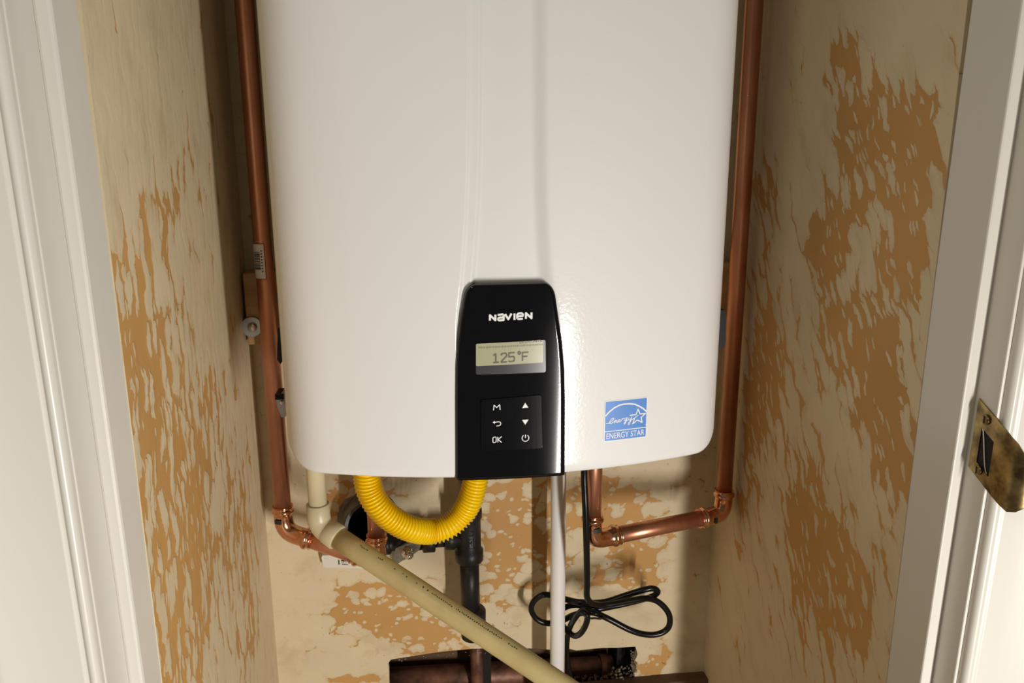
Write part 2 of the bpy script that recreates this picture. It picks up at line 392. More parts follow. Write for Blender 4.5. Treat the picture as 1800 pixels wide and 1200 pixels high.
# door lining (slightly out of plumb, as an old frame is)
LEAN = -.022
def lean(o):
    for q in o.data.vertices: q.co.y += LEAN*(q.co.z-1.2)
    return o
def tbox(name, a, b, bevel=.0012):
    o = box(name, a, b, m_trim, bevel=bevel, kind='structure'); return lean(o)
def prism_z(name, prof, z0, z1, mat):
    n = len(prof); v = [(x, y, z0) for x, y in prof]+[(x, y, z1) for x, y in prof]
    f = [(i, (i+1) % n, n+(i+1) % n, n+i) for i in range(n)]+[tuple(range(n-1, -1, -1)), tuple(range(n, 2*n))]
    o = obj(name, v, f, mat, kind='structure'); bm = bmesh.new(); bm.from_mesh(o.data); bmesh.ops.recalc_face_normals(bm, faces=bm.faces[:]); bm.to_mesh(o.data); bm.free()
    auto_smooth(o, 40); return lean(o)
JL, JR, JY = -.2361, .4470, .5215
tbox('trim_1', (-.2625, JY, 0), (JL, .602, 2.06))                       # left jamb
tbox('trim_2', (JL-.0005, .5575, 0), (-.2250, .601, 2.05), .0025)        # left stop
tbox('trim_3', (JR, JY, 0), (.4735, .602, 2.06))                        # right jamb
tbox('trim_4', (.4360, .5465, 0), (JR+.0005, .601, 2.05), .0015)         # right stop
def casing(x0, s):
    P = [(x0, .531), (x0, .5175)]
    for i in range(8):
        a = PI*i/9; P.append((x0+s*(.0040-.0040*math.cos(a)), .5175-.0050*math.sin(a)))
    P += [(x0+s*.0084, .5142), (x0+s*.0096, .5133), (x0+s*.0108, .5130), (x0+s*.055, .5122), (x0+s*.060, .5085), (x0+s*.066, .5085), (x0+s*.070, .512), (x0+s*.070, .531)]
    return P
prism_z('trim_5', casing(JL-.0008, -1), 0, 2.10, m_trim)                # left casing
prism_z('trim_6', casing(JR+.0025, 1), 0, 2.10, m_trim)                 # right casing
tbox('trim_7', (-.2625, JY, 2.04), (.4735, .602, 2.062))                # head jamb
# wooden base board, only its top edge is in view
box('baseboard_back', (.176, 1.018, .30), (WXR, 1.0395, .5085), m_oldwood, bevel=.002, kind='structure')
box('baseboard_left', (WXL, 1.030, .30), (.055, 1.0395, .5000), m_wood, bevel=.002, kind='structure')

# ------------------------------------------------------------------ mounting board
mb = thing('mounting_board', (.10, 1.02, 1.127), 'short pine board fixed to the back wall behind the heater, seen left of it', 'board')
box('plank', (WXL+.004, 1.0015, 1.075), (WXR-.004, WYB, 1.168), m_wood, mb, bevel=.002)
wc = Vector((-0.2133,1.0000,1.0992))
lathe('washer', wc+Vector((0,.0015,0)), wc+Vector((0,-.0022,0)), [(0,.0135),(.7,.0135),(1,.0128)], m_zinc, mb, 28, False)
lathe('screw', wc+Vector((.001,-.0022,0)), wc+Vector((.001,-.0072,0)), [(0,.0062),(.5,.0060),(.8,.0045),(1,.0018)], m_chrome, mb, 16)

# ------------------------------------------------------------------ tankless water heater
CX, HW, ZB, ZTOP, RF, YFR = .09, .2295, 1.0015, 1.73, .60, .70
heater = thing('water_heater', (CX, .85, ZB), 'large white wall-hung tankless water heater with black control panel', 'water heater')
A0 = math.asin(.19/RF); y0 = RF-RF*math.cos(A0); rfil = .0395/(1-math.sin(A0))
def front_y(x):
    d = min(abs(x-CX), .19); return YFR+RF-math.sqrt(RF*RF-d*d)
def ss(t):
    t = max(0.0, min(1.0, t)); return t*t*(3-2*t)
ZK = [(0.0492,1.4369),(0.0482,1.3772),(0.0468,1.3198),(0.0450,1.2754),(0.0423,1.2348),(0.0384,1.1931),(0.0329,1.1503)]
ZKR = [(0.1194,1.4382),(0.1198,1.3778),(0.1203,1.3198),(0.1209,1.2748),(0.1228,1.2337),(0.1264,1.1913),(0.1323,1.1476)]
def interp(tab, z):
    tab = sorted(tab, key=lambda q: q[1])
    if z <= tab[0][1]: return tab[0][0]
    if z >= tab[-1][1]: return tab[-1][0]
    for (xa, za), (xb, zb) in zip(tab[:-1], tab[1:]):
        if za <= z <= zb: return xa+(xb-xa)*(z-za)/(zb-za)
ZK = [(q[0], q[1]) for q in ZK]; ZKR = [(q[0], q[1]) for q in ZKR]
def recess(x, z):
    xl = interp(ZK, z); xr = interp(ZKR, z)
    l = .0022*ss((x-xl)/.0022)+.0036*ss((x-xl-.0100)/.0034)
    r_ = ss((xr-x)/.0150)
    fade = ss((z-1.10)/.06)
    return min(l/.0058, r_)*.0058*fade if r_ < 1 else l*fade
cols = []   # (x, y, nx, ny)
for y in (.992, .93, .87, .82): cols.append((CX-HW, y, -1, 0))
cyf = YFR+y0+rfil*math.cos(A0); cxf = .19-rfil*math.sin(A0)
for i in range(13):
    a = PI/2-(PI/2-A0)*i/12; cols.append((CX-cxf-rfil*math.sin(a), cyf-rfil*math.cos(a), -math.sin(a), -math.cos(a)))
xs = []
x = -.186
while x < .186:
    xs.append(x); x += .0010 if -.065 < x < .062 else .006
for x in xs: cols.append((CX+x, YFR+RF-math.sqrt(RF*RF-x*x), x/RF, -math.sqrt(1-(x/RF)**2)))
for i in range(12, -1, -1):
    a = PI/2-(PI/2-A0)*i/12; cols.append((CX+cxf+rfil*math.sin(a), cyf-rfil*math.cos(a), math.sin(a), -math.cos(a)))
for y in (.82, .87, .93, .992): cols.append((CX+HW, y, 1, 0))
RC = .031
def zbot(x):
    e = HW-abs(x-CX)
    return ZB+(RC-math.sqrt(max(0, RC*RC-(RC-e)**2)) if e < RC else 0)
rows = [(-1,.010,.004),(0,.0045,.0003),(0,.0022,.0012),(0,.0008,.0028),(0,0,.0055)]
zr = [.012+.7165*(i/70) for i in range(71)]
V, F = [], []
for (x, y, nx_, ny_) in cols:
    zb_ = zbot(x)
    for (q, ins, dz) in rows: V.append((x-nx_*ins, y-ny_*ins, zb_+dz))
    for dz in zr:
        z = zb_+dz*(ZTOP-zb_)/(ZTOP-ZB)
        d = recess(x, z) if abs(x-CX) < .19 else 0
        V.append((x-nx_*d, y-ny_*d, z))
R_ = len(rows)+len(zr)
for i in range(len(cols)-1):
    for j in range(R_-1): F.append((i*R_+j, (i+1)*R_+j, (i+1)*R_+j+1, i*R_+j+1))
obj('front_cover', V, F, m_enamel, heater, True)
box('chassis', (CX-HW+.012, .790, ZB+.034), (CX+HW-.012, .9985, ZTOP), m_galv, heater)
box('underside_plate', (CX-HW+.035, .735, ZB+.020), (CX+HW-.035, .990, ZB+.034), m_galv, heater)
box('top_plate', (CX-HW+.004, .80, ZTOP-.004), (CX+HW-.004, .99, ZTOP), m_enamel, heater)
# latches on both flanks of the cover
def poly_slab(name, pts, thick, mat, parent, **k):
    """pts: 3d polygon facing -Y, extruded back along +Y"""
    n = len(pts); v = [tuple(p) for p in pts]+[(p[0], p[1]+thick, p[2]) for p in pts]
    f = [tuple(range(n)), tuple(range(2*n-1, n-1, -1))]+[(i, n+i, n+(i+1) % n, (i+1) % n) for i in range(n)]
    o = obj(name, v, f, mat, parent, **k)
    bm = bmesh.new(); bm.from_mesh(o.data); bmesh.ops.recalc_face_normals(bm, faces=bm.faces[:]); bm.to_mesh(o.data); bm.free()
    return o
la = poly_slab('cover_latch', [(-0.1525,0.8000,1.0656),(-0.1437,0.8000,1.0671),(-0.1403,0.8000,1.0651),(-0.1418,0.8000,1.0438),(-0.1443,0.8000,1.0408),(-0.1484,0.8000,1.0409),(-0.1512,0.8000,1.0518)], .022, m_zinc, heater, label='grey steel latch')
box('latch_hinge', (la.data.vertices[0].co.x, .797, la.data.vertices[0].co.z-.0045), (la.data.vertices[1].co.x, .822, la.data.vertices[0].co.z+.001), m_rubber, la)
p_ = Vector((-0.1461,0.8000,1.0572)); lathe('rivet', p_, p_+Vector((0,-.003,0)), [(0,.0028),(.6,.0026),(1,.0012)], m_chrome, la, 12)
poly_slab('handle_hook', [(-0.1598,0.8800,1.1199),(-0.1529,0.8800,1.1197),(-0.1538,0.8800,1.0783),(-0.1567,0.8800,1.0825),(-0.1595,0.8800,1.0785),(-0.1629,0.8800,1.0840)], .02, m_rubber, heater, label='black hook')
poly_slab('handle_hook', [(0.3536,0.8650,1.1307),(0.3628,0.8650,1.1305),(0.3659,0.8650,1.0921),(0.3642,0.8650,1.0851),(0.3563,0.8650,1.0846)], .02, m_rubber, heater, label='black hook')

# --- black control panel, follows the curve of the cover
PL = [(0.0414,1.1830),(0.0373,1.1611),(0.0342,1.1383),(0.0322,1.1147),(0.0313,1.0839),(0.0299,1.0017)]
PR = [(0.1270,1.1849),(0.1311,1.1587),(0.1347,1.1354),(0.1372,1.1083),(0.1381,1.0798),(0.1388,1.0027)]
ptop = (0.0809,1.1941); pz1 = ptop[1]; pz0 = ZB+.0006
PLt = [(q[0], q[1]) for q in PL]; PRt = [(q[0], q[1]) for q in PR]
RCP = .013
zz = [pz0+(pz1-pz0)*i/60 for i in range(55)]+[pz1-(pz1-pz0)*6/60*(1-ss_)**1.6 for ss_ in [j/12 for j in range(1, 13)]]
NC = 26; V, F = [], []
for z in zz:
    xl, xr = interp(PLt, z), interp(PRt, z)
    e = pz1-z
    if e < RCP:
        ins = RCP-math.sqrt(max(0, RCP*RCP-(RCP-e)**2)); xl += ins; xr -= ins
    eb = z-pz0
    for i in range(NC+1):
        t = i/NC; t = .5-.5*math.cos(PI*t); x = xl+(xr-xl)*t
        ed = min(x-xl, xr-x, e+.0001); q = min(1, max(0, ed)/.0022); off = -.0055+.0095*math.sqrt(1-(1-q)**2)
        V.append((x, front_y(x)-off, z))
w = NC+1
for j in range(len(zz)-1):
    for i in range(NC): F.append((j*w+i, j*w+i+1, (j+1)*w+i+1, (j+1)*w+i))
k = len(V)
for i in range(w): V.append((V[i][0], V[i][1]+.012, pz0))
for i in range(NC): F.append((i, k+i, k+i+1, i+1))
panel = obj('control_panel', V, F, m_black, heater, True, label='black gloss control panel with display and keys')
PO = .0040
def decal(name, v2, f, off, mat, parent, thick=0, **k):
    v = [(a, front_y(a)-off, b) for a, b in v2]
    if thick:
        n = len(v); v += [(a, front_y(a)-off+thick, b) for a, b in v2]
        f = list(f)+[(i, n+i, n+(i+1) % n, (i+1) % n) for i in range(n)]
    return obj(name, v, f, mat, parent, **k)
def rrect(tl, tr, br, bl, r=.0012, n=4):
    P = [Vector(q) for q in (tl, tr, br, bl)]; out = []
    for i in range(4):
        a, b, c = P[i-1], P[i], P[(i+1) % 4]
        d1 = (a-b).normalized()*r; d2 = (c-b).normalized()*r
        for j in range(n+1):
            t = j/n; out.append(tuple((b+d1)*(1-t)**2+2*b*t*(1-t)+(b+d2)*t*t))
    return out
def grid4(tl, tr, br, bl, r=.0016, n=10):
    tl, tr, br, bl = [Vector(q) for q in (tl, tr, br, bl)]; W = (tr-tl).length
    ts = sorted(set([0, r*.3/W, r/W, 1-r/W, 1-r*.3/W, 1]+[i/n for i in range(1, n)])); v = []
    H = (tl-bl).length
    for s in (0, 1):
        for t in ts:
            e = min(t, 1-t)*W; cut = (r-math.sqrt(max(0, r*r-(r-e)**2)))/H if e < r else 0
            q = cut if s == 0 else 1-cut
            v.append(tuple((bl.lerp(br, t)).lerp(tl.lerp(tr, t), q)))
    m = len(ts)
    return v, [(i, i+1, m+i+1, m+i) for i in range(m-1)]
def fan(pts): return [tuple(range(len(pts)))[::-1]]
bz, fz = grid4((0.0517,1.1381), (0.1172,1.1400), (0.1177,1.1083), (0.0513,1.1083), .0016)
decal('display_bezel', bz, fz, PO+.0006, m_bezel, panel, smooth=True)
lc, fl = grid4((0.0517,1.1381), (0.1150,1.1399), (0.1149,1.1182), (0.0514,1.1166), .0010)
decal('display', lc, fl, PO+.0010, m_lcd, panel, smooth=True)
dg = [[(0.0677,1.1267),(0.0701,1.1281),(0.0700,1.1200)],[(0.0675,1.1197),(0.0729,1.1199)],
      [(0.0749,1.1264),(0.0760,1.1282),(0.0793,1.1285),(0.0803,1.1273),(0.0801,1.1256),(0.0752,1.1206),(0.0752,1.1197),(0.0807,1.1201)],
      [(0.0878,1.1288),(0.0825,1.1286),(0.0823,1.1247),(0.0867,1.1251),(0.0875,1.1242),(0.0875,1.1215),(0.0867,1.1205),(0.0829,1.1202),(0.0821,1.1211)],
      [(0.0952,1.1206),(0.0952,1.1286),(0.1009,1.1288)],[(0.0952,1.1246),(0.0999,1.1249)],
      [(0.0909,1.1283),(0.0913,1.1292),(0.0921,1.1296),(0.0930,1.1292),(0.0934,1.1283),(0.0930,1.1274),(0.0921,1.1270),(0.0913,1.1274),(0.0909,1.1283)]]
v2, f2 = strokes_2d(dg, .0013); decal('display_digits', v2, f2, PO+.0013, m_lcd_ink, panel)
tk = []
for i in range(44):
    t = i/43; a = Vector((0.0543,1.1352)).lerp(Vector((0.1141,1.1366)), t); tk.append([tuple(a), (a.x, a.y-.0016)])
v2, f2 = strokes_2d(tk, .00045); decal('display_scale', v2, f2, PO+.0012, m_lcd_ink, panel)
def text_on(name, s, bl, br, h, off, mat, parent, bold=.012):
    v, f = text_2d(s, 1.0, bold); bl, br = Vector(bl), Vector(br)
    return decal(name, [tuple(bl.lerp(br, a)+Vector((0, h*b))) for a, b in v], f, off, mat, parent)
text_on('display_caption', 'DHW.OUTL', (0.0926,1.1374), (0.1139,1.1386), .0020, PO+.0012, m_lcd_ink, panel)
lg = [[(0.0649,1.1598),(0.0650,1.1649),(0.0700,1.1600),(0.0701,1.1653)],
      [(0.0722,1.1650),(0.0769,1.1654),(0.0777,1.1645),(0.0777,1.1601),(0.0734,1.1598),(0.0726,1.1605),(0.0726,1.1616),(0.0734,1.1623),(0.0777,1.1626)],
      [(0.0791,1.1657),(0.0820,1.1606),(0.0850,1.1660)],[(0.0878,1.1660),(0.0878,1.1598)],
      [(0.0906,1.1632),(0.0956,1.1635),(0.0956,1.1651),(0.0945,1.1661),(0.0915,1.1659),(0.0904,1.1648),(0.0904,1.1615),(0.0915,1.1605),(0.0956,1.1608)],
      [(0.0985,1.1607),(0.0985,1.1661),(0.1038,1.1610),(0.1038,1.1665)]]
v2, f2 = strokes_2d(lg, .0019); decal('lettering', v2, f2, PO+.0005, m_white_ink, panel, label='white maker lettering')
kpo, fk = grid4((0.0547,1.0841), (0.1139,1.0869), (0.1153,1.0319), (0.0546,1.0318), .0020, 12)
kc = Vector((0.0846,1.0591)); m_ = len(kpo)//2
kpi = [tuple(Vector(q)+(kc-Vector(q))*.022) for q in kpo]
loop = list(range(m_))+list(range(2*m_-1, m_-1, -1)); n = len(kpo)
V = [(a, front_y(a)-PO+.0010, b) for a, b in kpo]+[(a, front_y(a)-PO-.0012, b) for a, b in kpi]
F = [tuple(q+n for q in f) for f in fk]+[(loop[i], loop[(i+1) % n], n+loop[(i+1) % n], n+loop[i]) for i in range(n)]
keypad = obj('keypad', V, F, m_key, panel)
KO = PO+.0016
def sym(name, lines, w=.00085):
    v, f = strokes_2d(lines, w); return decal(name, v, f, KO, m_white_ink, panel)
sym('key_symbol', [[(0.0674,1.0731),(0.0679,1.0782),(0.0705,1.0757),(0.0732,1.0785),(0.0737,1.0733)]])
bs = sym('key_symbol', [[(0.0673,1.0610),(0.0725,1.0615),(0.0738,1.0609),(0.0742,1.0598),(0.0738,1.0583),(0.0726,1.0575),(0.0700,1.0574)]])
decal('key_symbol', [(0.0665,1.0610),(0.0684,1.0626),(0.0685,1.0594)], [(0,1,2)], KO, m_white_ink, panel)
sym('key_symbol', [[(0.0671,1.0461),(0.0690,1.0463),(0.0697,1.0455),(0.0696,1.0416),(0.0689,1.0408),(0.0671,1.0406),(0.0665,1.0414),(0.0665,1.0451),(0.0671,1.0461)],[(0.0713,1.0463),(0.0713,1.0407)],[(0.0750,1.0466),(0.0716,1.0436),(0.0749,1.0405)]])
decal('key_symbol', [(0.0977,1.0794),(0.1008,1.0745),(0.0948,1.0742)], [(0,1,2)], KO, m_white_ink, panel)
decal('key_symbol', [(0.0947,1.0624),(0.1010,1.0625),(0.0978,1.0574)], [(0,1,2)], KO, m_white_ink, panel)
c0 = Vector((0.0980,1.0439)); rr = abs((0.1013,1.0437)[0]-c0.x)
sym('key_symbol', [[(c0.x+rr*math.cos(a), c0.y+rr*math.sin(a)) for a in [PI/2+.6+(2*PI-1.2)*i/24 for i in range(25)]],[tuple(c0+Vector((0,rr*1.05))), tuple(c0+Vector((0,rr*.05)))]])
# --- blue efficiency sticker
def EB(a, b): return (.1792+.0442*a, 1.0325+.0405*b)
sq = [EB(-.03,1.02), EB(1.02,1.02), EB(1.02,-.02), EB(-.03,-.02)]
def quads(x0, x1, z0, z1, n=8): 
    v = [(x0+(x1-x0)*i/n, z) for z in (z0, z1) for i in range(n+1)]
    return v, [(i, i+1, n+2+i, n+1+i) for i in range(n)]
v2, f2 = quads(*[EB(-.025,0)[0], EB(1.025,0)[0], EB(0,-.025)[1], EB(0,1.025)[1]])
sticker = decal('efficiency_sticker', v2, f2, .00025, m_white_ink, heater, label='blue and white energy sticker')
for (z0, z1) in ((0,.225),(.25,1)):
    v2, f2 = quads(EB(0,0)[0], EB(1,0)[0], EB(0,z0)[1], EB(0,z1)[1]); decal('sticker_field', v2, f2, .0004, m_blue, sticker, label='blue field')
arc = [EB(.0+1.0*t, .605+.245*math.sin(PI*(t*.92+.04)**.93)+.06*t) for t in [i/20 for i in range(21)]]
arc = [(0.1792,1.0585),(0.1832,1.0626),(0.1880,1.0661),(0.1934,1.0684),(0.1987,1.0692),(0.2045,1.0689),(0.2103,1.0678),(0.2156,1.0650),(0.2200,1.0620),(0.2236,1.0586)]
script = [[(0.1798,1.0509),(0.1827,1.0509),(0.1851,1.0519),(0.1883,1.0547),(0.1875,1.0559),(0.1856,1.0547),(0.1837,1.0523),(0.1838,1.0506),(0.1856,1.0502),(0.1887,1.0522)],
          [(0.1887,1.0522),(0.1897,1.0533),(0.1890,1.0506),(0.1909,1.0529),(0.1919,1.0531),(0.1913,1.0508),(0.1929,1.0513)],
          [(0.1929,1.0513),(0.1948,1.0528),(0.1950,1.0537),(0.1938,1.0536),(0.1931,1.0518),(0.1941,1.0508),(0.1960,1.0519)],
          [(0.1960,1.0519),(0.1970,1.0540),(0.1967,1.0533),(0.1989,1.0545)],
          [(0.2021,1.0546),(0.2004,1.0543),(0.1994,1.0525),(0.2001,1.0515),(0.2016,1.0528),(0.2026,1.0548),(0.2006,1.0486),(0.1992,1.0483),(0.2001,1.0505),(0.2040,1.0525)],
          [(0.2045,1.0546),(0.2040,1.0525),(0.2052,1.0517),(0.2069,1.0536),(0.2076,1.0550),(0.2052,1.0476),(0.2038,1.0471),(0.2040,1.0492),(0.2079,1.0521),(0.2147,1.0560)]]
star = [[(0.2051,1.0567),(0.2120,1.0569),(0.2140,1.0623),(0.2164,1.0569),(0.2224,1.0568),(0.2176,1.0532),(0.2190,1.0478),(0.2136,1.0510),(0.2086,1.0475),(0.2101,1.0519),(0.2108,1.0534)]]
v2, f2 = strokes_2d([arc], .00150); decal('sticker_print', v2, f2, .00055, m_white_ink, sticker)
v2, f2 = strokes_2d(script, .00075); decal('sticker_print', v2, f2, .00055, m_white_ink, sticker)
v2, f2 = strokes_2d(star, .00110); decal('sticker_print', v2, f2, .00055, m_white_ink, sticker)
text_on('sticker_print', 'ENERGY STAR', EB(.035,.045), EB(.965,.045), .0060, .00055, m_white_ink, sticker, .006)

# ------------------------------------------------------------------ copper pipes with pressed elbows
RP = .0111
def elbow(name, a, corner, b, la_, lb_, rad, parent, mat, r=RP, bulge=.0032, lip=.0012):
    """pressed 90-degree fitting: sleeve, o-ring bulge and lip on both arms"""
    a, c, b = Vector(a), Vector(corner), Vector(b); da = (a-c).normalized(); db = (b-c).normalized()
    p0, p1 = c+da*rad, c+db*rad
    def arm(L):   # from bend outwards
        s = L-rad
        return [(.10,r+.0012),(.42,r+.0012),(.50,r+.0022),(.56,r+bulge),(.66,r+bulge+.0006),(.76,r+bulge),(.80,r+.0016),(.84,r+.0010),(.93,r+.0012),(.97,r+lip+.0012),(1,r+lip+.0010)], s
    path, rr_ = [], []
    pa, sa = arm(la_)
    for t, q in reversed(pa): path.append(p0+da*sa*t); rr_.append(q)
    for i in range(9):
        t = i/8; path.append(p0*(1-t)**2+2*c*t*(1-t)+p1*t*t); rr_.append(r+.0012)
    pb, sb = arm(lb_)
    for t, q in pb: path.append(p1+db*sb*t); rr_.append(q)
    return sweep(name, path, rr_, mat, parent, 24)
C1 = (-0.1883,0.9800,0.8226); C2 = (-0.0644,0.9420,0.7885)
lt = (C1[0], C1[1], ZT-.01); lh = (C2[0], C2[1], ZB+.022)
lp = thing('copper_pipe', C1, 'copper water pipe on the left with barcode label, running down beside the heater', 'pipe', None)
sweep('pipe_length', line(lt, Vector(C1)+Vector((0,0,.016)), 3), RP, m_copper, lp, 24)
d12 = (Vector(C2)-Vector(C1)).normalized()
sweep('pipe_length', line(Vector(C1)+d12*.016, Vector(C2)-d12*.016, 3), RP, m_copper, lp, 24)
sweep('pipe_length', line(Vector(C2)+Vector((0,0,.016)), lh, 3), RP, m_copper, lp, 24)
e_l = elbow('elbow_fitting', lt, C1, C2, .037, .040, .017, lp, m_copper_fit)
elbow('elbow_fitting', C1, C2, lh, .036, .040, .017, lp, m_copper_fit)
def patch(name, cx, cy, r, a0, a1, z0, z1, mat, parent, n=8):
    v = []
    for z in (z0, z1):
        for i in range(n+1):
            a = a0+(a1-a0)*i/n; v.append((cx+r*math.sin(a), cy-r*math.cos(a), z))
    return obj(name, v, [(i, i+1, n+2+i, n+1+i) for i in range(n)], mat, parent, True)
q0 = (-0.1896,0.9700,1.2081); q1 = (-0.1908,0.9700,1.1641); vz = math.radians(-11)
def A_(d): return math.radians(d)+vz*-1
lab = patch('barcode_label', C1[0], C1[1], RP+.00025, A_(-88), A_(9), q1[2], q0[2], m_red, lp)
patch('label_field', C1[0], C1[1], RP+.00040, A_(-88), A_(3), q1[2]+.0010, q0[2]-.0008, m_label, lab)
zt_ = q0[2]-.010; random.seed(3); z = zt_
while z > q1[2]+.012:
    h = random.choice([.0005,.0008,.0013]); patch('label_bar', C1[0], C1[1], RP+.00055, A_(-70), A_(-22), z-h, z, m_ink, lab, 4); z -= h+random.choice([.0005,.0009])
zt_ = q0[2]-.008
while zt_ > q1[2]+.010:
    patch('label_mark', C1[0], C1[1], RP+.00055, A_(-17), A_(-9), zt_-.0016, zt_, m_ink, lab, 2); zt_ -= .0036
def mark(center, r, ax, a0, a1, half, parent):
    """dark size stamp on a fitting: patch around axis ax"""
    ax = Vector(ax).normalized(); u = Vector((0,-1,0)); u = (u-ax*u.dot(ax)).normalized(); w_ = ax.cross(u); v = []
    for s in (-half, half):
        for i in range(5):
            a = a0+(a1-a0)*i/4; v.append(Vector(center)+ax*s+(u*math.cos(a)+w_*math.sin(a))*r)
    return obj('size_stamp', v, [(i, i+1, 6+i, 5+i) for i in range(4)], m_ink, parent, True, label='small black stamp')
mark(Vector(C1)+Vector((0,0,.0185)), RP+.0022, (0,0,1), -.85, -.05, .0030, e_l)
C4 = (0.4163,0.9600,0.8193); C3 = (0.2167,0.9076,0.8193)
rt_ = (C4[0], C4[1], ZT-.01); rh = (C3[0], C3[1], ZB+.022)
rp = thing('copper_pipe', C4, 'copper water pipe on the right, elbowed under the heater towards the black cord', 'pipe', None)
d43 = (Vector(C3)-Vector(C4)).normalized()
sweep('pipe_length', line(rt_, Vector(C4)+Vector((0,0,.016)), 3), RP, m_copper, rp, 24)
sweep('pipe_length', line(Vector(C4)+d43*.016, Vector(C3)-d43*.016, 3), RP, m_copper, rp, 24)
sweep('pipe_length', line(Vector(C3)+Vector((0,0,.016)), rh, 3), RP, m_copper, rp, 24)
e_r = elbow('elbow_fitting', rt_, C4, C3, .037, .040, .017, rp, m_copper_fit)
e_r2 = elbow('elbow_fitting', C4, C3, rh, .040, .037, .017, rp, m_copper_fit)
mark(Vector(C4)+d43*.0195, RP+.0022, d43, -.45, .25, .0022, e_r)
mark(Vector(C3)+Vector((0,0,.0185)), RP+.0022, (0,0,1), -.1, .75, .0030, e_r2)

# ------------------------------------------------------------------ cream drain pipe, white drain pipe
ct = (-0.1315,0.9000,0.9253); cc = (-0.1308,0.9000,0.8665); cd = (0.1400,0.7400,0.7368)
cd2 = Vector(cc)+(Vector(cd)-Vector(cc))*1.16
cpv = thing('drain_pipe', cc, 'cream plastic drain pipe slanting down from the heater across the back wall', 'pipe')
dd = (cd2-Vector(cc)).normalized()
sweep('pipe_length', line((cc[0], cc[1], ZB+.022), Vector(cc)+Vector((0,0,.020)), 3), .0112, m_cpvc_fit, cpv, 24)
r1 = Vector(cc)+dd*.026
sweep('pipe_length', line(r1, cd2, 12), .0133, m_cpvc, cpv, 28)
pa = [Vector(cc)+Vector((0,0,.029)), Vector(cc)+Vector((0,0,.0285)), Vector(cc)+Vector((0,0,.014))]
for i in range(9):
    t = i/8; pa.append((Vector(cc)+Vector((0,0,.013)))*(1-t)**2+2*Vector(cc)*t*(1-t)+(Vector(cc)+dd*.013)*t*t)
pa += [Vector(cc)+dd*.014, Vector(cc)+dd*.0285, Vector(cc)+dd*.030]
sweep('elbow_fitting', pa, [.0132,.0142,.0142]+[.0144]*9+[.0152,.0160,.0150], m_cpvc_fit, cpv, 28)
# run of printed marks along the upper flank of the slanted pipe
perp = (Vector((0,0,1))-dd*dd.z).normalized(); side = dd.cross(perp).normalized()
if side.y > 0: side = -side
v, f = [], []; random.seed(11); s = .030
Ltot = (cd2-Vector(cc)).length
a_s, a_e = .16*Ltot, .72*Ltot
s = a_s
while s < a_e:
    dense = s > .42*Ltot
    wch = random.uniform(.0012,.0026); 
    if random.random() < (.12 if dense else .55): s += wch+.002; continue
    k = len(v)
    h0 = random.uniform(.62,.70); h1 = h0+random.uniform(.10,.16)
    for ss2 in (s, s+wch*.55):
        for h in (h0, h1):
            q = 1.06-h*1.0
            v.append(Vector(cc)+dd*ss2+(perp*math.cos(q)+side*math.sin(q))*.01345)
    f.append((k,k+1,k+3,k+2)); s += wch+.0006
obj('pipe_print', v, f, m_ink, cpv, label='faded black print')
wt = (0.1830,0.9750,0.8759); wbm = (0.1852,0.9750,0.5626)
wp_ = thing('drain_pipe', wbm, 'white plastic pipe dropping straight down from the heater beside the black cord', 'pipe')
sweep('pipe_length', line((wt[0], wt[1], ZB+.022), (wbm[0], wbm[1], .44), 4), .0106, m_pvc, wp_, 24)
sweep('end_socket', [(wbm[0], wbm[1], .45),(wbm[0], wbm[1], .445),(wbm[0], wbm[1], .40),(wbm[0], wbm[1], .395)], [.0120,.0136,.0136,.012], m_pvc, wp_, 24)

# ------------------------------------------------------------------ black iron gas line
GY = .985
tee_t = Vector((0.0583,0.9850,0.8382)); tee_c = Vector((0.0592,0.9850,0.7936)); tee_b = Vector((0.0578,0.9850,0.7589))
tx = tee_c.x
gas = thing('gas_pipe', (tx, GY, tee_c.z), 'black iron gas pipe with tee, drip leg and shut-off valve under the yellow hose', 'pipe')
Lt = tee_t.z-tee_b.z
lathe('tee_fitting', (tx,GY,tee_t.z), (tx,GY,tee_b.z), [(0,.0165),(.02,.0188),(.16,.0188),(.20,.0168),(.76,.0172),(.79,.0200),(.97,.0200),(1,.0180)], m_iron, gas, 28)
dl_b = (0.0591,0.9850,0.6355)[2]; dl_c = (0.0598,0.9850,0.6848)[2]
sweep('pipe_length', line((tx,GY,tee_b.z+.004), (tx+.001,GY,dl_c-.01), 2), .0136, m_iron, gas, 24)
lathe('end_cap', (tx+.003,GY,dl_c), (tx+.003,GY,dl_b), [(0,.0160),(.08,.0195),(.60,.0195),(.70,.0175),(.93,.0160),(1,.012)], m_iron, gas, 24)
zx = tee_c.z
xs_ = [(0.0378,0.9850,0.7959)[0],(0.0252,0.9850,0.7967)[0],(0.0126,0.9850,0.7976)[0],(-0.0054,0.9850,0.7988)[0],(-0.0108,0.9850,0.7991)[0],(-0.0458,0.9850,0.8015)[0],(-0.0596,0.9850,0.8024)[0],(-0.0727,0.9850,0.8033)[0]]
def gl(name, xa, xb, prof, n=20, mat=m_iron): return lathe(name, (xa,GY,zx), (xb,GY,zx), prof, mat, gas, n)
gl('tee_branch', tx, xs_[1], [(0,.0125),(.55,.0125),(.62,.0150),(.95,.0150),(1,.013)])
gl('nipple', xs_[1], xs_[2], [(0,.0105),(1,.0105)])
gl('union_nut', xs_[2], xs_[3], [(0,.0150),(.08,.0172),(.92,.0172),(1,.015)], 8)
gl('valve_body', xs_[3], xs_[6], [(0,.0125),(.10,.0130),(.20,.0165),(.45,.0180),(.7,.0165),(.80,.0135),(.82,.0160),(1,.0160)], 24)
ec = Vector((xs_[7],GY,zx))
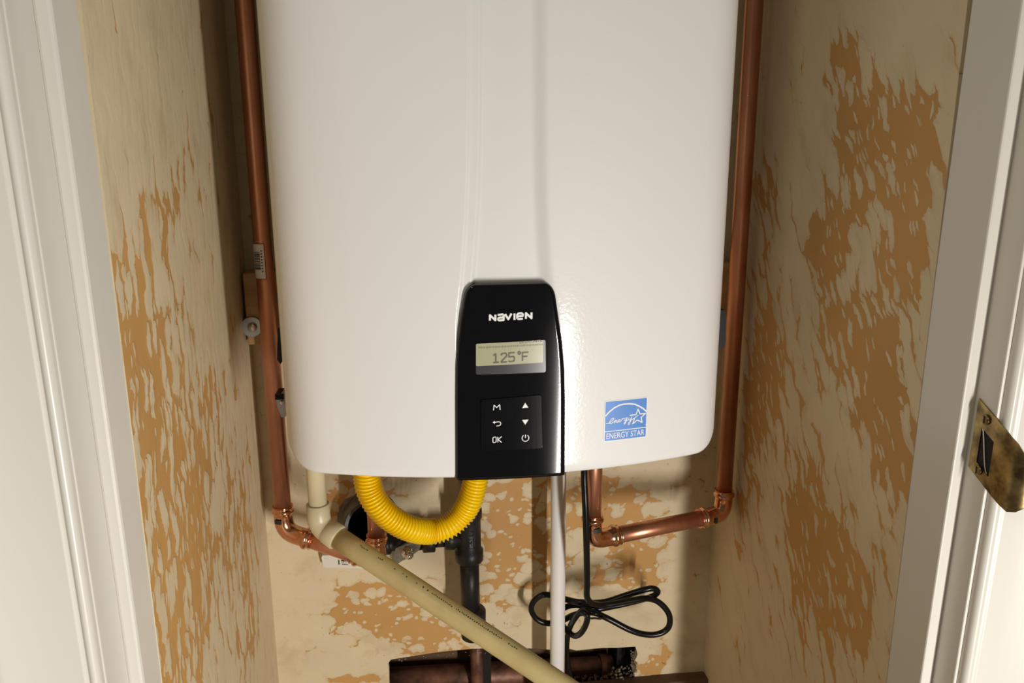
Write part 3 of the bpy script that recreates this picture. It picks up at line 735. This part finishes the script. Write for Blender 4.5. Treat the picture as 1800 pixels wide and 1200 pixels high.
pth = [Vector((xs_[6]+.004,GY,zx)), Vector((xs_[7]+.016,GY,zx))]
hb = Vector((rc0[0]+.004, 1.13, rc0[1]-.004))
for i in range(1, 9):
    t = i/8; pth.append(Vector((xs_[7]+.016,GY,zx))*(1-t)**2+2*ec*t*(1-t)+Vector((ec.x,GY+.03,zx))*t*t)
pth += [Vector((ec.x,1.06,zx)), Vector((ec.x,1.125,zx))]
sweep('elbow_fitting', pth, [.0135,.0150]+[.0150]*8+[.0136,.0136], m_iron, gas, 20)
# lever with its white sleeve, lying just off the wall
def PXY(pts, Y): return [Vector((p[0], Y, p[2])) for p in pts]
sl = poly_slab('lever_sleeve', [(-0.1489,1.0260,0.7556),(-0.1471,1.0260,0.7591),(-0.1431,1.0260,0.7597),(-0.0877,1.0120,0.7642),(-0.0445,0.9750,0.7878),(-0.0456,0.9750,0.7588),(-0.0887,1.0120,0.7421),(-0.1419,1.0260,0.7391),(-0.1465,1.0260,0.7412)], .008, m_label, gas, label='white printed lever sleeve')
lv = poly_slab('lever', [(-0.0475,0.9720,0.7862),(-0.0410,0.9680,0.7938),(-0.0284,0.9620,0.8020),(-0.0160,0.9580,0.8066),(-0.0099,0.9550,0.8085),(-0.0070,0.9550,0.8042),(-0.0096,0.9570,0.7949),(-0.0166,0.9600,0.7879),(-0.0214,0.9620,0.7821),(-0.0324,0.9660,0.7756),(-0.0389,0.9700,0.7696),(-0.0468,0.9720,0.7640)], .004, m_steel, gas, label='grey steel valve lever')
pn = Vector((-0.0257,0.9600,0.7911)); lathe('lever_nut', pn, pn+Vector((0,-.007,0)), [(0,.0078),(.5,.0078),(.8,.0060),(1,.003)], m_chrome, gas, 8, False)
pb_ = Vector((-0.0234,0.9530,0.7913)); lathe('stem_end', pb_, pb_+Vector((0,-.008,0)), [(0,.0058),(.4,.0062),(.75,.0046),(1,.0012)], m_chrome, gas, 16)
def flat_text(name, s, bl, br, h, mat, parent, bold=.01):
    v, f = text_2d(s, 1.0, bold); bl, br = Vector(bl), Vector(br)
    return obj(name, [bl.lerp(br, a)+Vector((0,0,h*b)) for a, b in v], f, mat, parent)
flat_text('sleeve_print', 'CITYGAS', (-0.1202,1.0185,0.7501), (-0.1035,1.0135,0.7512), .0034, m_ink, sl)
v, f = [], []
for (a, b) in (((-0.1204,1.0185,0.7541),(-0.1140,1.0170,0.7527)),((-0.1200,1.0185,0.7479),(-0.1110,1.0160,0.7472)),((-0.0963,1.0110,0.7486),(-0.0874,1.0085,0.7481)),((-0.1249,1.0200,0.7536),(-0.1233,1.0195,0.7467))):
    k = len(v); v += [(a[0],a[1],a[2]),(b[0],b[1],a[2]),(b[0],b[1],b[2]),(a[0],a[1],b[2])]; f.append((k,k+3,k+2,k+1))
obj('sleeve_print', v, f, m_ink, sl)
# raised casting mark on the tee
def on_tee(px, pz): return Vector((tx+px, GY-math.sqrt(max(1e-6,.0174**2-px*px))-.0003, tee_c.z+pz))
lines_ = [[(-.0035,-.0075),(.0055,-.0075),(.0055,.0060),(-.0035,.0060),(-.0035,-.0075)],[(-.0012,-.0050),(-.0012,.0035),(.0010,-.0005),(.0032,.0035),(.0032,-.0050)],[(-.001,.0115),(.0055,.0115),(.0055,.0175),(.0015,.0175)]]
v2, f2 = strokes_2d(lines_, .0011, 6)
obj('casting_mark', [on_tee(a, b) for a, b in v2], f2, m_dark, gas)
# riser and yellow nut into the heater
ry = Vector((0.0498,0.9650,0.8671))
sweep('riser_nipple', line((tx,GY,tee_t.z-.003), (tx-.004,GY-.006,ZB-.055+.03), 2), .0112, m_galv, gas, 20)
lathe('sleeve_nut', (tx-.004,GY-.006,ZB-.030), (tx-.004,GY-.006,ZB+.022), [(0,.013),(.05,.0165),(.95,.0165),(1,.015)], m_yellow, gas, 24, label='yellow hose nut')
# short grey pipe stub standing out of the wall, the gas line comes out of its mouth
sb0 = Vector((rc0[0], 1.0405, rc0[1])); sm = Vector((-0.0728,0.9950,0.8136))
ax = (sm-sb0).normalized(); u_ = ax.cross(Vector((0,0,1))).normalized(); w_ = ax.cross(u_)
n = 32; v = []; Ls = (sm-sb0).length
for (t, rr2) in ((-.003,.0455),(.001,.0455),(.004,.0405),(Ls-.003,.0395),(Ls,.0380),(Ls-.001,.0335),(Ls-.006,.0325),(-.09,.0315)):
    for i in range(n):
        a = 2*PI*i/n; k = 1+.012*math.sin(3*a+1)*(1 if t < .01 else .4)
        v.append(sb0+ax*t+(u_*math.cos(a)+w_*math.sin(a))*rr2*k)
f = [(j*n+i, j*n+(i+1) % n, (j+1)*n+(i+1) % n, (j+1)*n+i) for j in range(7) for i in range(n)]
f.append(tuple(7*n+i for i in range(n)))
ws = obj('pipe_stub', v, f, m_galv, None, False, label='short wide grey pipe stub open at the back wall behind the yellow hose', cat='pipe')
auto_smooth(ws, 40)
bm = bmesh.new(); bm.from_mesh(ws.data); bmesh.ops.recalc_face_normals(bm, faces=bm.faces[:]); bm.to_mesh(ws.data); bm.free()

# ------------------------------------------------------------------ yellow corrugated hose
HYc = .90
hp = catmull([(-0.0686,0.8850,0.9502),(-0.0687,0.8850,0.9333),(-0.0661,0.8850,0.9155),(-0.0573,0.8850,0.8956),(-0.0410,0.8880,0.8750),(-0.0187,0.8950,0.8571),(0.0054,0.9100,0.8442),(0.0281,0.9150,0.8466),(0.0462,0.9200,0.8597),(0.0583,0.9200,0.8811),(0.0653,0.9200,0.9074),(0.0678,0.9200,0.9290)], 60)
cum = [0]
for a, b in zip(hp[:-1], hp[1:]): cum.append(cum[-1]+(b-a).length)
pitch = .0044; rad = [.0150+.0018*(1-2*abs(math.sin(PI*c/pitch))**1.3) for c in cum]
hose = sweep('gas_hose', hp, rad, m_yellow, None, 26, True, True, label='yellow corrugated gas hose looping under the heater', cat='hose')

# ------------------------------------------------------------------ black power cord
cp = [(0.2013,0.8950,0.9319),(0.2017,0.8950,0.9088),(0.2027,0.8900,0.8759),(0.2057,0.8920,0.8193),(0.2103,0.9050,0.7627),(0.2147,0.9180,0.7276),
      (0.2341,0.9350,0.7062),(0.2605,0.9400,0.7037),(0.2987,0.9450,0.7047),(0.3186,0.9500,0.6983),(0.3333,0.9500,0.6863),(0.3423,0.9500,0.6702),(0.3414,0.9500,0.6529),(0.3291,0.9500,0.6439),(0.3098,0.9500,0.6437),(0.2852,0.9500,0.6531),(0.2520,0.9550,0.6717),(0.2295,0.9550,0.6826),
      (0.2092,0.9750,0.6680),(0.1919,0.9930,0.6469),(0.1734,0.9980,0.6424),(0.1584,1.0000,0.6489),(0.1499,1.0000,0.6645),(0.1532,1.0000,0.6782),(0.1650,1.0000,0.6874),(0.1798,0.9980,0.6875),(0.1984,0.9850,0.6874),(0.2161,0.9700,0.6906),
      (0.2482,0.9650,0.6911),(0.2798,0.9600,0.7025),(0.3055,0.9550,0.7125),(0.3187,0.9550,0.7132),(0.3255,0.9570,0.7061),(0.3190,0.9620,0.6964),(0.3006,0.9670,0.6885),(0.2683,0.9680,0.6822),(0.2359,0.9650,0.6812),
      (0.2153,0.9850,0.6769),(0.1999,0.9960,0.6677),(0.1889,1.0000,0.6539),(0.1932,0.9950,0.6436),(0.2007,0.9850,0.6364),(0.2086,0.9700,0.6373),(0.2144,0.9550,0.6513),(0.2188,0.9430,0.6723),(0.2195,0.9400,0.6875),
      (0.2131,0.9480,0.6901),(0.2055,0.9650,0.6655),(0.2032,0.9850,0.6362),(0.2032,1.0000,0.6035),(0.2054,1.0050,0.5728),(0.2102,1.0100,0.5473),(0.2189,1.0200,0.5162),(0.2268,1.0300,0.4876)]
cord = thing('power_cord', cp[0], 'black power cord bundled into bow-shaped loops hanging below the heater', 'cord')
sweep('cable', [(cp[0][0],cp[0][1],ZB+.022)]+[tuple(q) for q in catmull(cp, 8)], .0043, m_rubber, cord, 12)
tw = catmull([(0.2118,0.9350,0.6930),(0.2176,0.9180,0.6981),(0.2272,0.9250,0.6928),(0.2391,0.9400,0.6814),(0.2461,0.9550,0.6749)], 6)
sweep('twist_tie', tw, .0014, m_rubber, cord, 8)

# ------------------------------------------------------------------ brass strike plate on the right jamb
SX = JR
sp = thing('strike_plate', (SX, .53, 1.085), 'worn brass strike plate with curved lip on the right door jamb', 'strike plate')
zt0, zb0, ys = 1.1155, 1.0565, .5420       # top, bottom, back edge
lipz0, lipz1 = 1.0500, 1.1080
# profile across depth: flat on the jamb, then the lip curls out past the casing
prof = [(SX-.0012, ys), (SX-.0012, .534), (SX-.0012, .526), (SX-.0012, .519), (SX-.0011, .512), (SX-.0006, .505), (SX+.0012, .4985), (SX+.0046, .4935), (SX+.0095, .4905), (SX+.0150, .4900)]
nzp = 16; V, F = [], []
def zlim(i):
    y = prof[i][1]; t = max(0, min(1, (.519-y)/.030)); 
    k = ss(t); e = 0 if i < 7 else (.004, .010, .020)[i-7]
    return zb0+(.0000)*k+e, zt0-.004*k-e
for i, (x, y) in enumerate(prof):
    a, b = zlim(i)
    for j in range(nzp+1): V.append((x, y, a+(b-a)*j/nzp-.47*(ys-y)))
w = nzp+1
for i in range(len(prof)-1):
    for j in range(nzp):
        if i in (1, 2) and 3 <= j <= 10: continue     # latch hole
        F.append((i*w+j, i*w+j+1, (i+1)*w+j+1, (i+1)*w+j))
pl = obj('plate', V, F, m_brass, sp, True)
md = pl.modifiers.new('thickness', 'SOLIDIFY'); md.thickness = .0016; md.offset = 1
for o_ in (pl,): 
    dgx = bpy.context.evaluated_depsgraph_get(); me2 = bpy.data.meshes.new_from_object(o_.evaluated_get(dgx)); o_.modifiers.clear(); o_.data = me2
auto_smooth(pl, 50)
lean(pl)
hz0, hz1 = zb0+(zt0-zb0)*3/nzp, zb0+(zt0-zb0)*12/nzp
def leany(y, z): return y+LEAN*(z-1.2)
lpk = box('latch_pocket', (SX-.0004, leany(.5180,1.08), hz0-.001), (SX+.0002, leany(.5345,1.08), hz1-.0025), m_dark, sp)
for q in lpk.data.vertices: q.co.z -= .47*(ys-q.co.y)+.002
for z in (zb0+.0075-.0056, zt0-.0085-.0056):
    c = Vector((SX-.0022, leany(.5300, z), z)); lathe('screw', c+Vector((.001,0,0)), c+Vector((-.0012,0,0)), [(0,.0042),(.6,.0040),(1,.0028)], m_brass, sp, 14)
    box('screw_slot', (c.x-.0016, c.y-.0006, z-.0030), (c.x-.0010, c.y+.0006, z+.0030), m_dark, sp)

lnv = []
for i in range(9):
    a = i/8; yy = .5325-.0115*a; zz_ = hz0+.001+(hz1-hz0-.004)*(1-math.sin(PI/2*a)**1.5)-.47*(ys-yy)
    for dy in (0, .0012): lnv.append((SX-.0010, leany(yy+dy, zz_), zz_-dy*.3))
obj('pocket_liner', lnv, [(2*i, 2*i+1, 2*i+3, 2*i+2) for i in range(8)], m_zinc, sp, label='pale curved liner in the latch hole')
# ------------------------------------------------------------------ inside the cut-out
wt_ = (-0.0601,1.0900,0.4989); wr_ = (0.2851,1.0900,0.4908)
zz0 = (wt_[2]+wr_[2])/2
hpipe = thing('old_pipe', ((wt_[0]+wr_[0])/2, 1.09, zz0), 'tarnished brown pipe lying level inside the wall hole', 'pipe')
sweep('pipe_length', line((wt_[0]-.06,1.095,wt_[2]), (wr_[0],1.095,wr_[2]-.004), 3), .0200, m_brownpipe, hpipe, 20)
sweep('end_hub', line((wr_[0]-.008,1.095,wr_[2]-.003), (wr_[0]+.012,1.095,wr_[2]-.005), 2), .0225, m_brownpipe, hpipe, 20)
vp_ = (0.0730,1.0650,0.5375)
vpipe = thing('old_pipe', (vp_[0],1.065,.45), 'tarnished upright pipe inside the wall hole, crossing the level one', 'pipe')
sweep('pipe_length', line((vp_[0],1.066,.42), (vp_[0]+.0005,1.066,.64), 2), .0100, m_brownpipe, vpipe, 18)
vq = (0.0909,1.0750,0.5287)
box('dark_gap', (vp_[0]+.0105,1.068,.42), (vq[0]+.005,1.080,.64), m_dark, vpipe)  # near-black strip standing in for the shaded gap beside the pipe
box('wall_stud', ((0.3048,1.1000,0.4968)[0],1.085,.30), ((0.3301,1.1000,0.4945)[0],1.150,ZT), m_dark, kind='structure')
box('cavity_board', (-.10,1.122,.30), (.32,1.150,.70), m_oldwood, kind='structure')
# crumbled plaster, too fine to count
V, F = [], []; random.seed(5)
def crumb(c, s):
    k = len(V); ph = random.random()*6
    base = [Vector((1,0,0)),Vector((-.6,.7,0)),Vector((-.5,-.8,.1)),Vector((.1,.1,1)),Vector((0,0,-.9))]
    rot = Matrix.Rotation(ph, 3, Vector((random.random()-.5,random.random()-.5,random.random()-.5)).normalized())
    for b in base: V.append(Vector(c)+(rot @ b)*s*random.uniform(.7,1.2))
    F.extend([(k,k+1,k+3),(k+1,k+2,k+3),(k+2,k,k+3),(k+1,k,k+4),(k+2,k+1,k+4),(k,k+2,k+4)])
e_a = (0.2260,1.0450,0.5050); e_b = (0.3277,1.0450,0.5006)
for i in range(240):
    t = random.random(); px_ = e_a[0]+(e_b[0]-e_a[0])*t**.8
    hgt = .004+.018*max(0, 1-abs(t-.75)/.3)
    crumb((px_, 1.030+random.random()*.035, .496+random.random()*hgt), random.uniform(.0012,.0036))
for i in range(70):
    t = random.random(); crumb(((0.3219,0.5477)[0]+random.uniform(-.007,.002), 1.036+random.random()*.012, (0.3231,0.5119)[1]+t*.042), random.uniform(.001,.0026))
for i in range(60):
    t = random.random(); x_ = HOLE[3][0]+(HOLE[21][0]-HOLE[3][0])*t
    crumb((x_, 1.042+random.random()*.008, (0.1259,0.5732)[1]-.002-random.random()*.004+.000*t), random.uniform(.0008,.0020))
obj('plaster_rubble', V, F, m_rubble, None, label='crumbled plaster and grit on the sill of the wall hole', cat='rubble', kind='stuff')
